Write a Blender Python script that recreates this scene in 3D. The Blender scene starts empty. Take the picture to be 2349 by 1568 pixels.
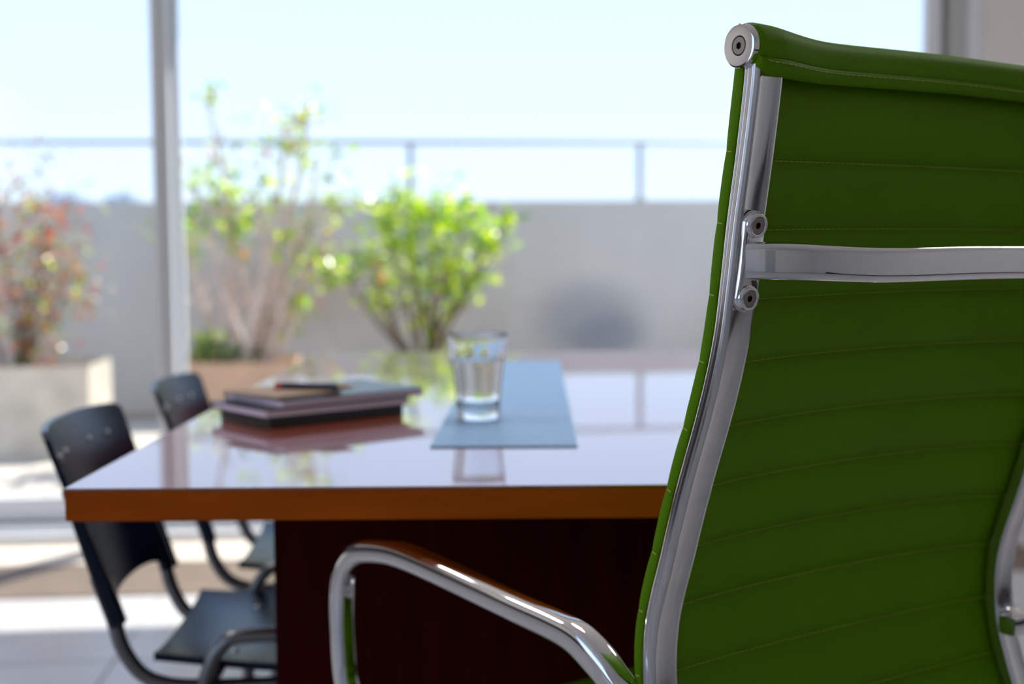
import bpy, bmesh, math, random
from mathutils import Vector, Matrix, noise
random.seed(7)
PI = math.pi
scene = bpy.context.scene
COL = scene.collection

# ------------------------------------------------------------------ camera
cam_d = bpy.data.cameras.new('camera')
cam = bpy.data.objects.new('camera', cam_d); COL.objects.link(cam)
FPX = 2936.0
cam_d.sensor_width = 36.0
cam_d.lens = FPX / 2349 * 36
phi = math.atan(214 / FPX); rho = math.radians(0.4)
fw = Vector((0, math.cos(phi), -math.sin(phi))); up = Vector((0, math.sin(phi), math.cos(phi))); rt = Vector((1, 0, 0))
r2 = rt * math.cos(rho) - up * math.sin(rho); u2 = up * math.cos(rho) + rt * math.sin(rho)
M = Matrix((r2, u2, -fw)).transposed().to_4x4(); M.translation = (0, 0, 1.0)
cam.matrix_world = M
cam_d.clip_start = 0.05; cam_d.clip_end = 500
cam_d.dof.use_dof = True
cam_d.dof.focus_distance = 0.99
cam_d.dof.aperture_fstop = 3.8
scene.camera = cam

# ------------------------------------------------------------------ world, sun, exposure
W = bpy.data.worlds.new('sky'); scene.world = W; W.use_nodes = True
nt = W.node_tree; nt.nodes.clear()
o_ = nt.nodes.new('ShaderNodeOutputWorld'); bg = nt.nodes.new('ShaderNodeBackground')
tc = nt.nodes.new('ShaderNodeTexCoord'); sp = nt.nodes.new('ShaderNodeSeparateXYZ'); cr = nt.nodes.new('ShaderNodeValToRGB')
nt.links.new(tc.outputs['Generated'], sp.inputs[0]); nt.links.new(sp.outputs['Z'], cr.inputs[0])
nt.links.new(cr.outputs[0], bg.inputs[0]); nt.links.new(bg.outputs[0], o_.inputs[0])
e = cr.color_ramp.elements
e[0].position = 0.0; e[0].color = (1.12, 1.30, 1.58, 1)
e[1].position = 1.0; e[1].color = (0.30, 0.52, 0.95, 1)
x = e.new(0.06); x.color = (1.05, 1.27, 1.62, 1)
x = e.new(0.18); x.color = (0.95, 1.22, 1.70, 1)
x = e.new(0.45); x.color = (0.60, 0.92, 1.55, 1)
bg.inputs[1].default_value = 1.0
sun_d = bpy.data.lights.new('sun', 'SUN'); sun = bpy.data.objects.new('sun', sun_d); COL.objects.link(sun)
sun_d.energy = 10.0; sun_d.angle = math.radians(0.53); sun_d.color = (1.0, 0.95, 0.87)
FILL_POWER = 13.5
EL = math.radians(50); AZ = math.radians(30)
ldir = Vector((-math.sin(AZ) * math.cos(EL), -math.cos(AZ) * math.cos(EL), -math.sin(EL)))
sun.rotation_euler = ldir.to_track_quat('-Z', 'Y').to_euler()
scene.view_settings.view_transform = 'Standard'
scene.view_settings.look = 'None'
scene.view_settings.gamma = 1
scene.view_settings.exposure = 0.0
scene.view_settings.use_curve_mapping = False
try:
    scene.cycles.caustics_refractive = True
    scene.cycles.max_bounces = 14; scene.cycles.transparent_max_bounces = 16
    scene.cycles.transmission_bounces = 12; scene.cycles.diffuse_bounces = 5
    scene.cycles.sample_clamp_indirect = 8
except Exception:
    pass

# ------------------------------------------------------------------ materials
def mat(name, color=(0.8, 0.8, 0.8), rough=0.5, metal=0.0, coat=0.0, coat_rough=0.03, coat_ior=1.5, ior=1.5, spec=0.5,
        noise_scale=0, noise_amt=0.0, bump=0.0, bump_scale=200, color2=None, stretch=(1, 1, 1), trans=0.0, detail=3, bump_dist=0.002):
    m = bpy.data.materials.new(name); m.use_nodes = True
    t = m.node_tree; b = t.nodes['Principled BSDF']
    b.inputs['Base Color'].default_value = (*color, 1)
    b.inputs['Roughness'].default_value = rough; b.inputs['Metallic'].default_value = metal
    b.inputs['IOR'].default_value = ior; b.inputs['Specular IOR Level'].default_value = spec
    b.inputs['Coat Weight'].default_value = coat; b.inputs['Coat Roughness'].default_value = coat_rough; b.inputs['Coat IOR'].default_value = coat_ior
    b.inputs['Transmission Weight'].default_value = trans
    if noise_scale or bump:
        c = t.nodes.new('ShaderNodeTexCoord'); mp = t.nodes.new('ShaderNodeMapping'); mp.inputs['Scale'].default_value = stretch
        t.links.new(c.outputs['Object'], mp.inputs[0])
    if noise_scale:
        n = t.nodes.new('ShaderNodeTexNoise'); n.inputs['Scale'].default_value = noise_scale; n.inputs['Detail'].default_value = detail
        t.links.new(mp.outputs[0], n.inputs['Vector'])
        mx = t.nodes.new('ShaderNodeMix'); mx.data_type = 'RGBA'
        rp = t.nodes.new('ShaderNodeMapRange'); rp.inputs[1].default_value = 0.3; rp.inputs[2].default_value = 0.7
        t.links.new(n.outputs['Fac'], rp.inputs[0]); t.links.new(rp.outputs[0], mx.inputs[0])
        mx.inputs[6].default_value = (*color, 1)
        c2 = color2 or tuple(v * (1 - noise_amt) for v in color)
        mx.inputs[7].default_value = (*c2, 1)
        t.links.new(mx.outputs[2], b.inputs['Base Color'])
    if bump:
        n2 = t.nodes.new('ShaderNodeTexNoise'); n2.inputs['Scale'].default_value = bump_scale; n2.inputs['Detail'].default_value = 2
        t.links.new(mp.outputs[0], n2.inputs['Vector'])
        bp = t.nodes.new('ShaderNodeBump'); bp.inputs['Strength'].default_value = bump; bp.inputs['Distance'].default_value = bump_dist
        t.links.new(n2.outputs['Fac'], bp.inputs['Height']); t.links.new(bp.outputs[0], b.inputs['Normal'])
    return m

def leaf_mat(name, color, transl=0.45):
    m = bpy.data.materials.new(name); m.use_nodes = True
    t = m.node_tree; b = t.nodes['Principled BSDF']; out = t.nodes['Material Output']
    b.inputs['Base Color'].default_value = (*color, 1); b.inputs['Roughness'].default_value = 0.28
    tr = t.nodes.new('ShaderNodeBsdfTranslucent'); tr.inputs[0].default_value = (min(1, color[0] * 1.5), min(1, color[1] * 1.5), color[2], 1)
    mx = t.nodes.new('ShaderNodeMixShader'); mx.inputs[0].default_value = transl
    t.links.new(b.outputs[0], mx.inputs[1]); t.links.new(tr.outputs[0], mx.inputs[2]); t.links.new(mx.outputs[0], out.inputs[0])
    return m

def pane_mat(name):
    m = bpy.data.materials.new(name); m.use_nodes = True
    t = m.node_tree; t.nodes.clear(); out = t.nodes.new('ShaderNodeOutputMaterial')
    g = t.nodes.new('ShaderNodeBsdfGlossy'); g.inputs['Roughness'].default_value = 0.0
    tp = t.nodes.new('ShaderNodeBsdfTransparent'); tp.inputs[0].default_value = (0.97, 0.985, 0.98, 1)
    lw = t.nodes.new('ShaderNodeLayerWeight'); lw.inputs[0].default_value = 0.5
    pw = t.nodes.new('ShaderNodeMath'); pw.operation = 'POWER'; pw.inputs[1].default_value = 5; t.links.new(lw.outputs['Facing'], pw.inputs[0])
    fr = t.nodes.new('ShaderNodeMath'); fr.operation = 'MULTIPLY_ADD'; fr.inputs[1].default_value = 0.94; fr.inputs[2].default_value = 0.035; t.links.new(pw.outputs[0], fr.inputs[0])
    mx = t.nodes.new('ShaderNodeMixShader')
    t.links.new(fr.outputs[0], mx.inputs[0]); t.links.new(tp.outputs[0], mx.inputs[1]); t.links.new(g.outputs[0], mx.inputs[2])
    t.links.new(mx.outputs[0], out.inputs[0]); return m

M_leather = mat('green_leather', (0.128, 0.290, 0.0003), rough=0.52, spec=0.09, noise_scale=6, noise_amt=0.12, bump=0.35, bump_scale=900, bump_dist=0.0006)
M_thread = mat('thread', (0.50, 0.58, 0.10), rough=0.7)
M_alu = mat('polished_aluminium', (0.80, 0.79, 0.80), rough=0.13, metal=1.0, noise_scale=40, noise_amt=0.12, stretch=(3, 3, 0.15), bump=0.04, bump_scale=60, bump_dist=0.001)
M_chrome = mat('chrome', (0.86, 0.85, 0.86), rough=0.05, metal=1.0)
M_screw = mat('nickel_screw', (0.44, 0.38, 0.34), rough=0.32, metal=1.0, bump=0.1, bump_scale=500)
M_socket = mat('dark_socket', (0.05, 0.035, 0.025), rough=0.5, metal=0.6)  # recess shade of the hex socket put into its colour
M_dark = mat('dark_recess', (0.02, 0.018, 0.016), rough=0.5)
M_wood_top = mat('glossy_cherry_veneer', (0.30, 0.045, 0.002), rough=0.35, coat=1.0, coat_rough=0.02, coat_ior=3.1, noise_scale=5, color2=(0.30, 0.04, 0.002), stretch=(1, 0.15, 1), detail=6)
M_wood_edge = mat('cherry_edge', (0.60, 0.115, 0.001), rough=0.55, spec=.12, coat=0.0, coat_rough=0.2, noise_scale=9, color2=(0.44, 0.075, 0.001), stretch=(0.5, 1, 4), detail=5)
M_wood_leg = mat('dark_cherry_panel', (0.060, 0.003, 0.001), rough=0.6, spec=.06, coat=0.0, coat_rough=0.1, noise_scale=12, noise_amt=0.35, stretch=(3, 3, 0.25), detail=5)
M_blackpl = mat('black_plastic', (0.002, 0.008, 0.024), rough=0.25, spec=0.30, bump=0.1, bump_scale=400)
M_tube = mat('dark_steel_tube', (0.24, 0.24, 0.25), rough=0.3, metal=0.9)
M_rivet = mat('steel_rivet', (0.5, 0.5, 0.5), rough=0.35, metal=1.0)
M_mat = mat('slate_blue_woven', (0.30, 0.50, 0.76), rough=0.42, noise_scale=60, color2=(0.22, 0.38, 0.60), stretch=(4, 1, 1), bump=0.3, bump_scale=300, bump_dist=0.001)
M_glass = mat('clear_glass', (1, 1, 1), rough=0.0, trans=1.0, ior=1.5)
M_water = mat('water', (1, 1, 1), rough=0.0, trans=1.0, ior=1.33)
M_bcover = mat('black_cover', (0.016, 0.016, 0.02), rough=0.3)
M_page = mat('lilac_pages', (0.95, 0.80, 0.98), rough=0.7, noise_scale=3, noise_amt=0.15, stretch=(1, 1, 120))
M_kraft = mat('kraft_paper', (0.42, 0.26, 0.15), rough=0.6)
M_kraftp = mat('cream_pages', (0.75, 0.62, 0.48), rough=0.7)
M_penblue = mat('pen_navy', (0.02, 0.025, 0.07), rough=0.25)
M_penred = mat('pen_red', (0.6, 0.04, 0.04), rough=0.3)
M_pengold = mat('pen_gold', (0.75, 0.45, 0.18), rough=0.3, metal=0.6)
M_white = mat('white_wall_paint', (0.72, 0.70, 0.68), rough=0.8)
M_ceil = mat('ceiling_paint', (0.80, 0.78, 0.77), rough=0.9)
M_frame = mat('silver_window_frame', (0.66, 0.69, 0.75), rough=0.4, metal=0.1)
M_framed = mat('grey_window_frame', (0.42, 0.44, 0.44), rough=0.45, metal=0.1)
M_reflpanel = mat('dark_reflection_panel', (0.045, 0.030, 0.024), rough=0.4, noise_scale=8, noise_amt=0.3, stretch=(3, 3, .3))
M_tile = mat('pale_grey_tile', (0.50, 0.49, 0.50), rough=0.25, noise_scale=4, noise_amt=0.12)
M_grout = mat('grout', (0.30, 0.29, 0.29), rough=0.9)
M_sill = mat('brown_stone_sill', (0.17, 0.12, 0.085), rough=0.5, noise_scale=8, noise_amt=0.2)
M_terr = mat('pale_terrace_tile', (0.62, 0.55, 0.49), rough=0.6, noise_scale=2, noise_amt=0.15)
M_terrb = mat('brown_terrace_border', (0.36, 0.25, 0.17), rough=0.6, noise_scale=5, noise_amt=0.2)
M_rail = mat('railing_steel', (0.36, 0.39, 0.40), rough=0.45, metal=0.5)
M_pot1 = mat('pale_concrete_planter', (0.78, 0.71, 0.62), rough=0.85, noise_scale=7, noise_amt=0.25, bump=0.3, bump_scale=40, bump_dist=0.01)
M_pot2 = mat('terracotta_planter', (0.72, 0.48, 0.34), rough=0.85, noise_scale=7, noise_amt=0.2)
M_soil = mat('soil', (0.06, 0.045, 0.03), rough=1)
M_stem = mat('pinkish_bark', (0.80, 0.64, 0.58), rough=0.8, noise_scale=30, noise_amt=0.4)
M_stemd = mat('brown_bark', (0.20, 0.13, 0.09), rough=0.8, noise_scale=30, noise_amt=0.3)
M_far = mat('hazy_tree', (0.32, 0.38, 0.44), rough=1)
M_city = mat('far_ground', (0.45, 0.46, 0.45), rough=1)
M_pane = pane_mat('window_glass')
L_green = leaf_mat('leaf_green', (0.10, 0.24, 0.02)); L_yel = leaf_mat('leaf_yellow_green', (0.50, 0.60, 0.02), 0.6); L_lime = leaf_mat('leaf_lime', (0.26, 0.44, 0.02), 0.6)
L_dark = leaf_mat('leaf_dark', (0.03, 0.08, 0.02), 0.2); L_red = leaf_mat('leaf_red', (0.50, 0.05, 0.04)); L_orange = leaf_mat('leaf_orange', (0.55, 0.16, 0.07))
L_grey = leaf_mat('leaf_grey_green', (0.36, 0.36, 0.28), 0.3); L_brown = leaf_mat('leaf_brown', (0.34, 0.20, 0.17), 0.3)

# parapet: painted concrete with soft tinted patches
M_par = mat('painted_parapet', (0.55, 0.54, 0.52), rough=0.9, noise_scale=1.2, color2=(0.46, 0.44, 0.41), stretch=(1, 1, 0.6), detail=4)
def add_patch(m, centre, radii, colour, strength):
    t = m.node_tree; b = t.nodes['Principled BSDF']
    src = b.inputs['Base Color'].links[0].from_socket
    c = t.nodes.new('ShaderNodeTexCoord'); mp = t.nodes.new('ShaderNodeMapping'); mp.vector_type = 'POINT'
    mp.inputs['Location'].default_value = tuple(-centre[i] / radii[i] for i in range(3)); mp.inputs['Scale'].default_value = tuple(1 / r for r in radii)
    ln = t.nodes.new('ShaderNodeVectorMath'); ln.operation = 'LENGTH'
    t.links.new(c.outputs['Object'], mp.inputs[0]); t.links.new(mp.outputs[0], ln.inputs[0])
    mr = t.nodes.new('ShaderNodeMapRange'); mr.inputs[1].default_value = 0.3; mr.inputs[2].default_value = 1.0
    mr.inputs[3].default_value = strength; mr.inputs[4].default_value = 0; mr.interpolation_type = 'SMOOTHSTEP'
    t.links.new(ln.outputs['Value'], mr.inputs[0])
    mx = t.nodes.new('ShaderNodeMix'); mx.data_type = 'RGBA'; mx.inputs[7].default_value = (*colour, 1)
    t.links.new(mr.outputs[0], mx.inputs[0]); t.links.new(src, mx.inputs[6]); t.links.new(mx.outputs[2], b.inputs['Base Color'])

# ------------------------------------------------------------------ helpers
class MB:
    def __init__(s): s.v = []; s.f = []; s.mi = []
    def add(s, vs, fs, mi=0):
        n = len(s.v); s.v += [tuple(p) for p in vs]; s.f += [tuple(i + n for i in f) for f in fs]; s.mi += [mi] * len(fs)
    def box(s, c, d, mi=0, rz=0, bevel=0.0):
        bm = bmesh.new(); bmesh.ops.create_cube(bm, size=1)
        bmesh.ops.scale(bm, vec=d, verts=bm.verts)
        if bevel: bmesh.ops.bevel(bm, geom=bm.edges[:], offset=bevel, segments=2, affect='EDGES', profile=0.7)
        R = Matrix.Rotation(rz, 4, 'Z')
        bm.verts.index_update()
        s.add([R @ v.co + Vector(c) for v in bm.verts], [[v.index for v in f.verts] for f in bm.faces], mi); bm.free()
    def lo_hi(s, lo, hi, mi=0, bevel=0.0):
        s.box([(a + b) / 2 for a, b in zip(lo, hi)], [b - a for a, b in zip(lo, hi)], mi, 0, bevel)
    def sweep(s, path, section, side=None, mi=0, close_ends=True, scales=None):
        """section: list of (a,b); a along 'side' axis, b along normal"""
        path = [Vector(p) for p in path]; n = len(path); m = len(section); rings = []
        prev = None
        for i in range(n):
            t = (path[min(i + 1, n - 1)] - path[max(i - 1, 0)]).normalized()
            if side is not None:
                a = Vector(side); a = (a - t * a.dot(t)).normalized()
            else:
                if prev is None:
                    a = t.orthogonal().normalized()
                else: a = (prev - t * prev.dot(t)).normalized()
                prev = a
            b = t.cross(a)
            k = scales[i] if scales else 1
            if not isinstance(k, tuple): k = (k, k)
            rings.append([path[i] + a * (q[0] * k[0]) + b * (q[1] * k[1]) for q in section])
        vs = [p for r in rings for p in r]
        fs = [(i * m + j, i * m + (j + 1) % m, (i + 1) * m + (j + 1) % m, (i + 1) * m + j) for i in range(n - 1) for j in range(m)]
        if close_ends: fs += [tuple(range(m - 1, -1, -1)), tuple((n - 1) * m + j for j in range(m))]
        s.add(vs, fs, mi)
    def tube(s, path, r, seg=12, mi=0, scales=None):
        s.sweep(path, [(r * math.cos(2 * PI * k / seg), r * math.sin(2 * PI * k / seg)) for k in range(seg)], mi=mi, scales=scales)
    def lathe(s, prof, seg=32, origin=(0, 0, 0), axis='Z', mi=0, rot=None):
        o = Vector(origin); vs = []; fs = []; m = len(prof)
        for k in range(seg):
            a = 2 * PI * k / seg
            for r, z in prof:
                p = Vector((r * math.cos(a), r * math.sin(a), z))
                if axis == 'X': p = Vector((p.z, p.x, p.y))
                if axis == 'Y': p = Vector((p.y, p.z, p.x))
                if rot: p = rot @ p
                vs.append(o + p)
        for k in range(seg):
            k2 = (k + 1) % seg
            for j in range(m - 1):
                fs.append((k * m + j, k2 * m + j, k2 * m + j + 1, k * m + j + 1))
        s.add(vs, fs, mi)
    def build(s, name, mats, parent=None, smooth=True, angle=40):
        me = bpy.data.meshes.new(name); me.from_pydata(s.v, [], s.f)
        if not isinstance(mats, (list, tuple)): mats = [mats]
        for m in mats: me.materials.append(m)
        me.polygons.foreach_set('material_index', s.mi)
        bm = bmesh.new(); bm.from_mesh(me); bmesh.ops.remove_doubles(bm, verts=bm.verts, dist=1e-6)
        if len(bm.faces) < 60000: bmesh.ops.recalc_face_normals(bm, faces=bm.faces)
        bm.to_mesh(me); bm.free()
        if smooth:
            me.polygons.foreach_set('use_smooth', [True] * len(me.polygons))
            try: me.set_sharp_from_angle(angle=math.radians(angle))
            except Exception: pass
        o = bpy.data.objects.new(name, me); COL.objects.link(o)
        if parent: o.parent = parent
        return o

def tag(o, label=None, cat=None, group=None, kind=None):
    if label: o['label'] = label
    if cat: o['category'] = cat
    if group: o['group'] = group
    if kind: o['kind'] = kind
    return o
def empty(name, loc, rz=0):
    o = bpy.data.objects.new(name, None); COL.objects.link(o); o.location = loc; o.rotation_euler = (0, 0, rz); o.empty_display_size = 0.1
    return o
def smooth_path(pts, n=6):
    P = [Vector(p) for p in pts]; out = []
    for i in range(len(P) - 1):
        p0 = P[max(i - 1, 0)]; p1 = P[i]; p2 = P[i + 1]; p3 = P[min(i + 2, len(P) - 1)]
        for k in range(n):
            t = k / n
            out.append(0.5 * ((2 * p1) + (p2 - p0) * t + (2 * p0 - 5 * p1 + 4 * p2 - p3) * t * t + (-p0 + 3 * p1 - 3 * p2 + p3) * t ** 3))
    out.append(P[-1]); return out
def rrect(w, h, r, seg=4):
    out = []
    for cx, cy, a0 in ((w / 2 - r, h / 2 - r, 0), (-w / 2 + r, h / 2 - r, PI / 2), (-w / 2 + r, -h / 2 + r, PI), (w / 2 - r, -h / 2 + r, 1.5 * PI)):
        for k in range(seg + 1):
            a = a0 + PI / 2 * k / seg; out.append((cx + r * math.cos(a), cy + r * math.sin(a)))
    return out
def sstep(x, a, b):
    t = max(0, min(1, (x - a) / (b - a))); return t * t * (3 - 2 * t)
def copy_tree(o, parent=None):
    c = o.copy(); COL.objects.link(c)
    if parent: c.parent = parent
    for ch in list(o.children): copy_tree(ch, c)
    return c

# ------------------------------------------------------------------ the setting (building frame turned 4.8 degrees)
BR = math.radians(4.8); BO = Vector((-1.2, 4.5, 0))
def setting(o, kind='structure'):
    o.location = BO; o.rotation_euler = (0, 0, BR); o['kind'] = kind; return o
LX0, LX1, LY0, CEIL = -2.3, 4.3, -7.6, 2.7

def slab(name, lo, hi, m):
    b = MB(); b.lo_hi(lo, hi); return setting(b.build(name, m, smooth=False))

# floor with tiles as pieces
b = MB(); b.lo_hi((LX0 - 0.2, LY0 - 0.2, -0.20), (LX1 + 0.2, -0.84, -0.004)); floor = setting(b.build('floor', M_grout, smooth=False))
tb = MB(); tb.lo_hi((0, 0, -0.006), (0.594, 0.594, 0.0), bevel=0.0015)
tile0 = tb.build('tile', M_tile, floor, smooth=False)
first = True; nx = 11; y = -1.05
ys = [-1.44 - 0.6 * k for k in range(11)]
for yy in ys:
    for i in range(nx):
        t = tile0 if first else tile0.copy()
        if not first: COL.objects.link(t); t.parent = floor
        first = False
        t.location = (LX0 + 0.6 * i + 0.003, yy + 0.003, 0)
slab('ceiling', (LX0 - 0.2, LY0 - 0.2, CEIL), (LX1 + 0.2, 0.70, CEIL + 0.25), M_ceil)
b = MB(); b.lo_hi((LX0 - 0.2, LY0, 0), (LX0, LY0 + 1.0, CEIL)); b.lo_hi((LX0 - 0.2, -3.6, 0), (LX0, 0.1, CEIL)); b.lo_hi((LX0 - 0.2, LY0 + 1.0, 0), (LX0, -3.6, 0.35)); b.lo_hi((LX0 - 0.2, LY0 + 1.0, 2.4), (LX0, -3.6, CEIL))
setting(b.build('wall_left', M_white, smooth=False))
b = MB(); b.lo_hi((LX0 - 0.14, LY0 + 1.0, 0.35), (LX0 - 0.06, -3.6, 0.42)); b.lo_hi((LX0 - 0.14, LY0 + 1.0, 2.33), (LX0 - 0.06, -3.6, 2.4))
for yy in (LY0 + 1.0, -5.1, -3.66): b.lo_hi((LX0 - 0.14, yy, 0.42), (LX0 - 0.06, yy + 0.06, 2.33))
setting(b.build('fill_window', M_frame, smooth=False))  # unseen side window, added to bring more daylight into the room
slab('wall_right', (LX1, LY0, 0), (LX1 + 0.2, 0.1, CEIL), M_white)
slab('wall_back', (LX0 - 0.2, LY0 - 0.2, 0), (LX1 + 0.2, LY0, CEIL), M_white)
b = MB(); b.lo_hi((0.6, LY0, 0), (1.55, LY0 + .04, 2.1), bevel=.004); d_ = setting(b.build('reflection_door', M_framed, smooth=False))  # unseen dark door, added to give the chrome dark reflections
b = MB(); b.lo_hi((1.42, LY0 + .04, .98), (1.46, LY0 + .09, 1.02), bevel=.004); b.lo_hi((1.34, LY0 + .07, .985), (1.46, LY0 + .09, 1.015), bevel=.004); b.build('handle', M_rivet, d_)
slab('wall_front', (2.86, -0.10, 0), (LX1, 0.1, CEIL), M_white)
slab('wall_lintel', (LX0, -0.10, 2.42), (2.86, 0.1, CEIL), M_white)
slab('reflection_panel_1', (LX0, -3.4, 0), (LX0 + 0.02, -0.6, 0.80), M_reflpanel)  # unseen dark panel on the left wall, added for the chrome to reflect
slab('reflection_panel_2', (LX1 - 0.02, -6.5, 0), (LX1, -0.6, 0.30), M_reflpanel)  # matching added reflection panel, low on the right wall
# fill light panels, added unseen in a row above the table
for i, (lx, ly) in enumerate(((-0.8, -2.1), (1.2, -2.1), (3.2, -2.1))):
    lp = empty('fill_panel', BO + Matrix.Rotation(BR, 3, 'Z') @ Vector((lx, ly, CEIL)), BR)
    tag(lp, ('square white fill light panel, added unseen, nearest the left wall', 'square white fill light panel, added unseen, in the middle of the row', 'square white fill light panel, added unseen, nearest the right wall')[i], 'fill light', 'added fill light panels')
    b = MB(); b.lo_hi((-.32, -.32, -.03), (.32, .32, 0), bevel=.004); b.build('frame', M_frame, lp, smooth=False)
    ld = bpy.data.lights.new('lamp', 'AREA'); ld.shape = 'SQUARE'; ld.size = .6; ld.energy = FILL_POWER; ld.color = (1.0, .96, .94)
    lo = bpy.data.objects.new('lamp', ld); COL.objects.link(lo); lo.parent = lp; lo.location = (0, 0, -.032)
# brown stone sill strip between floor and window track
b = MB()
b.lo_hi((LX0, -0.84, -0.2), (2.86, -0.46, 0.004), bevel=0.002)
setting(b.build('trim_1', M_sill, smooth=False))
b = MB(); b.lo_hi((LX0, -0.46, -0.2), (2.86, -0.16, 0.008), bevel=0.002); setting(b.build('trim_5', M_terr, smooth=False))
slab('trim_6', (2.86, -0.84, -0.2), (LX1, -0.1, 0.0), M_tile)
# window: silver sliding frames
b = MB(); b.lo_hi((LX0, -0.16, -0.02), (2.86, 0.10, 0.035)); b.lo_hi((LX0, -0.16, 2.36), (2.86, 0.10, 2.42))
for yy in (-0.115, -0.04, 0.04): b.lo_hi((LX0, yy - 0.004, 0.035), (2.86, yy + 0.004, 0.05))
window = setting(b.build('window_1', M_frame, smooth=False))
def wpart(name, lo, hi, m, bevel=0.002):
    q = MB(); q.lo_hi(lo, hi, bevel=bevel); return q.build(name, m, window, smooth=False)
wpart('bottom_rail', (LX0, 0.01, 0.05), (0.04, 0.05, 0.135), M_frame)
wpart('bottom_rail', (0.0, -0.065, 0.05), (2.80, -0.02, 0.12), M_frame)
# meeting stiles at the mullion
wpart('stile', (-0.045, 0.012, 0.04), (0.045, 0.055, 2.37), M_frame)
wpart('stile', (-0.035, -0.07, 0.04), (0.022, -0.018, 2.37), M_frame)
wpart('stile_lip', (-0.008, -0.082, 0.04), (0.004, -0.07, 2.37), M_framed, 0.001)
wpart('pane', (LX0, 0.028, 0.13), (-0.044, 0.034, 2.37), M_pane, 0)
# right jamb profiles
x0 = 2.70
wpart('jamb', (x0, -0.07, 0.04), (x0 + 0.052, -0.02, 2.37), M_frame)
wpart('jamb', (x0 + 0.052, -0.045, 0.04), (x0 + 0.075, 0.02, 2.37), M_framed)
wpart('jamb', (x0 + 0.075, -0.09, 0.04), (x0 + 0.135, 0.02, 2.37), M_framed)
wpart('jamb', (x0 + 0.135, -0.115, 0.04), (x0 + 0.18, 0.02, 2.37), M_frame)
wpart('pane', (0.02, -0.045, 0.11), (x0 + 0.005, -0.039, 2.37), M_pane, 0)

# terrace floor
b = MB(); b.lo_hi((-6, 0.10, -0.3), (9, 3.10, -0.0)); setting(b.build('floor_terrace', M_terr, smooth=False))
b = MB(); b.lo_hi((-6, 3.10, -0.3), (9, 3.64, 0.002)); setting(b.build('trim_2', M_terrb, smooth=False))
# parapet wall
add_patch(M_par, (1.98, 3.45, 0.54), (0.50, 1.0, 0.36), (0.22, 0.24, 0.29), 0.6)
add_patch(M_par, (2.10, 3.45, 0.44), (0.34, 1.0, 0.22), (0.18, 0.20, 0.25), 0.5)
add_patch(M_par, (0.15, 3.45, 0.75), (0.85, 1.0, 0.40), (0.40, 0.31, 0.25), 0.6)
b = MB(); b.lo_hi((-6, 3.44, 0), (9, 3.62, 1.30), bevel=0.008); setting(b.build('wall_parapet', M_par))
# railing on the parapet (one thing, rail and posts)
railing = empty('railing', BO, BR)
tag(railing, 'grey metal handrail running along the top of the terrace wall', 'railing')
b = MB(); b.tube([(-6, 3.50, 1.665), (9, 3.50, 1.665)], 0.016, 12); b.build('rail', M_rail, railing)
for lx in [2.32 - 1.45 * k for k in range(-4, 6)]:
    b = MB(); b.lo_hi((lx - 0.018, 3.49, 1.30), (lx + 0.018, 3.51, 1.66), bevel=0.003); b.lo_hi((lx - 0.03, 3.46, 1.30), (lx + 0.03, 3.54, 1.312), bevel=0.002)
    b.build('post', M_rail, railing)

# far ground and hazy trees
b = MB(); b.lo_hi((-300, 12, -12.5), (300, 480, -12)); g_ = b.build('ground', M_city, smooth=False); g_['kind'] = 'structure'
def far_tree(x, y, top, w, label):
    t = empty('tree', (x, y, -12)); tag(t, label, 'tree', 'hazy trees beyond the terrace')
    m = MB(); m.tube([(0, 0, 0), (0.1, 0, 8), (0, 0, top + 12 - w)], 0.3, 8, scales=[1.2, 0.9, 0.5]); m.build('trunk', M_stemd, t)
    bm = bmesh.new()
    for k in range(9):
        a = k * 2.4; rr = w * (0.0 if k == 0 else 0.55)
        c = Vector((rr * math.cos(a), rr * math.sin(a) * .8, top + 12 - w * 0.62 - (0 if k == 0 else w * random.uniform(0.05, .5))))
        mt = Matrix.Translation(c) @ Matrix.Diagonal((w * .6, w * .6, w * .5, 1))
        bmesh.ops.create_icosphere(bm, subdivisions=3, radius=1, matrix=mt)
    for v in bm.verts: v.co += v.normal * noise.noise(v.co * 1.6) * 0.35
    me = bpy.data.meshes.new('crown'); bm.to_mesh(me); bm.free(); me.materials.append(M_far)
    o = bpy.data.objects.new('crown', me); COL.objects.link(o); o.parent = t
far_tree(-20.6, 60, 3.95, 1.3, 'broader left hazy treetop just above the terrace wall')
far_tree(-18.1, 60, 3.85, 0.75, 'narrow rounded hazy treetop nearest the window mullion')

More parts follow.
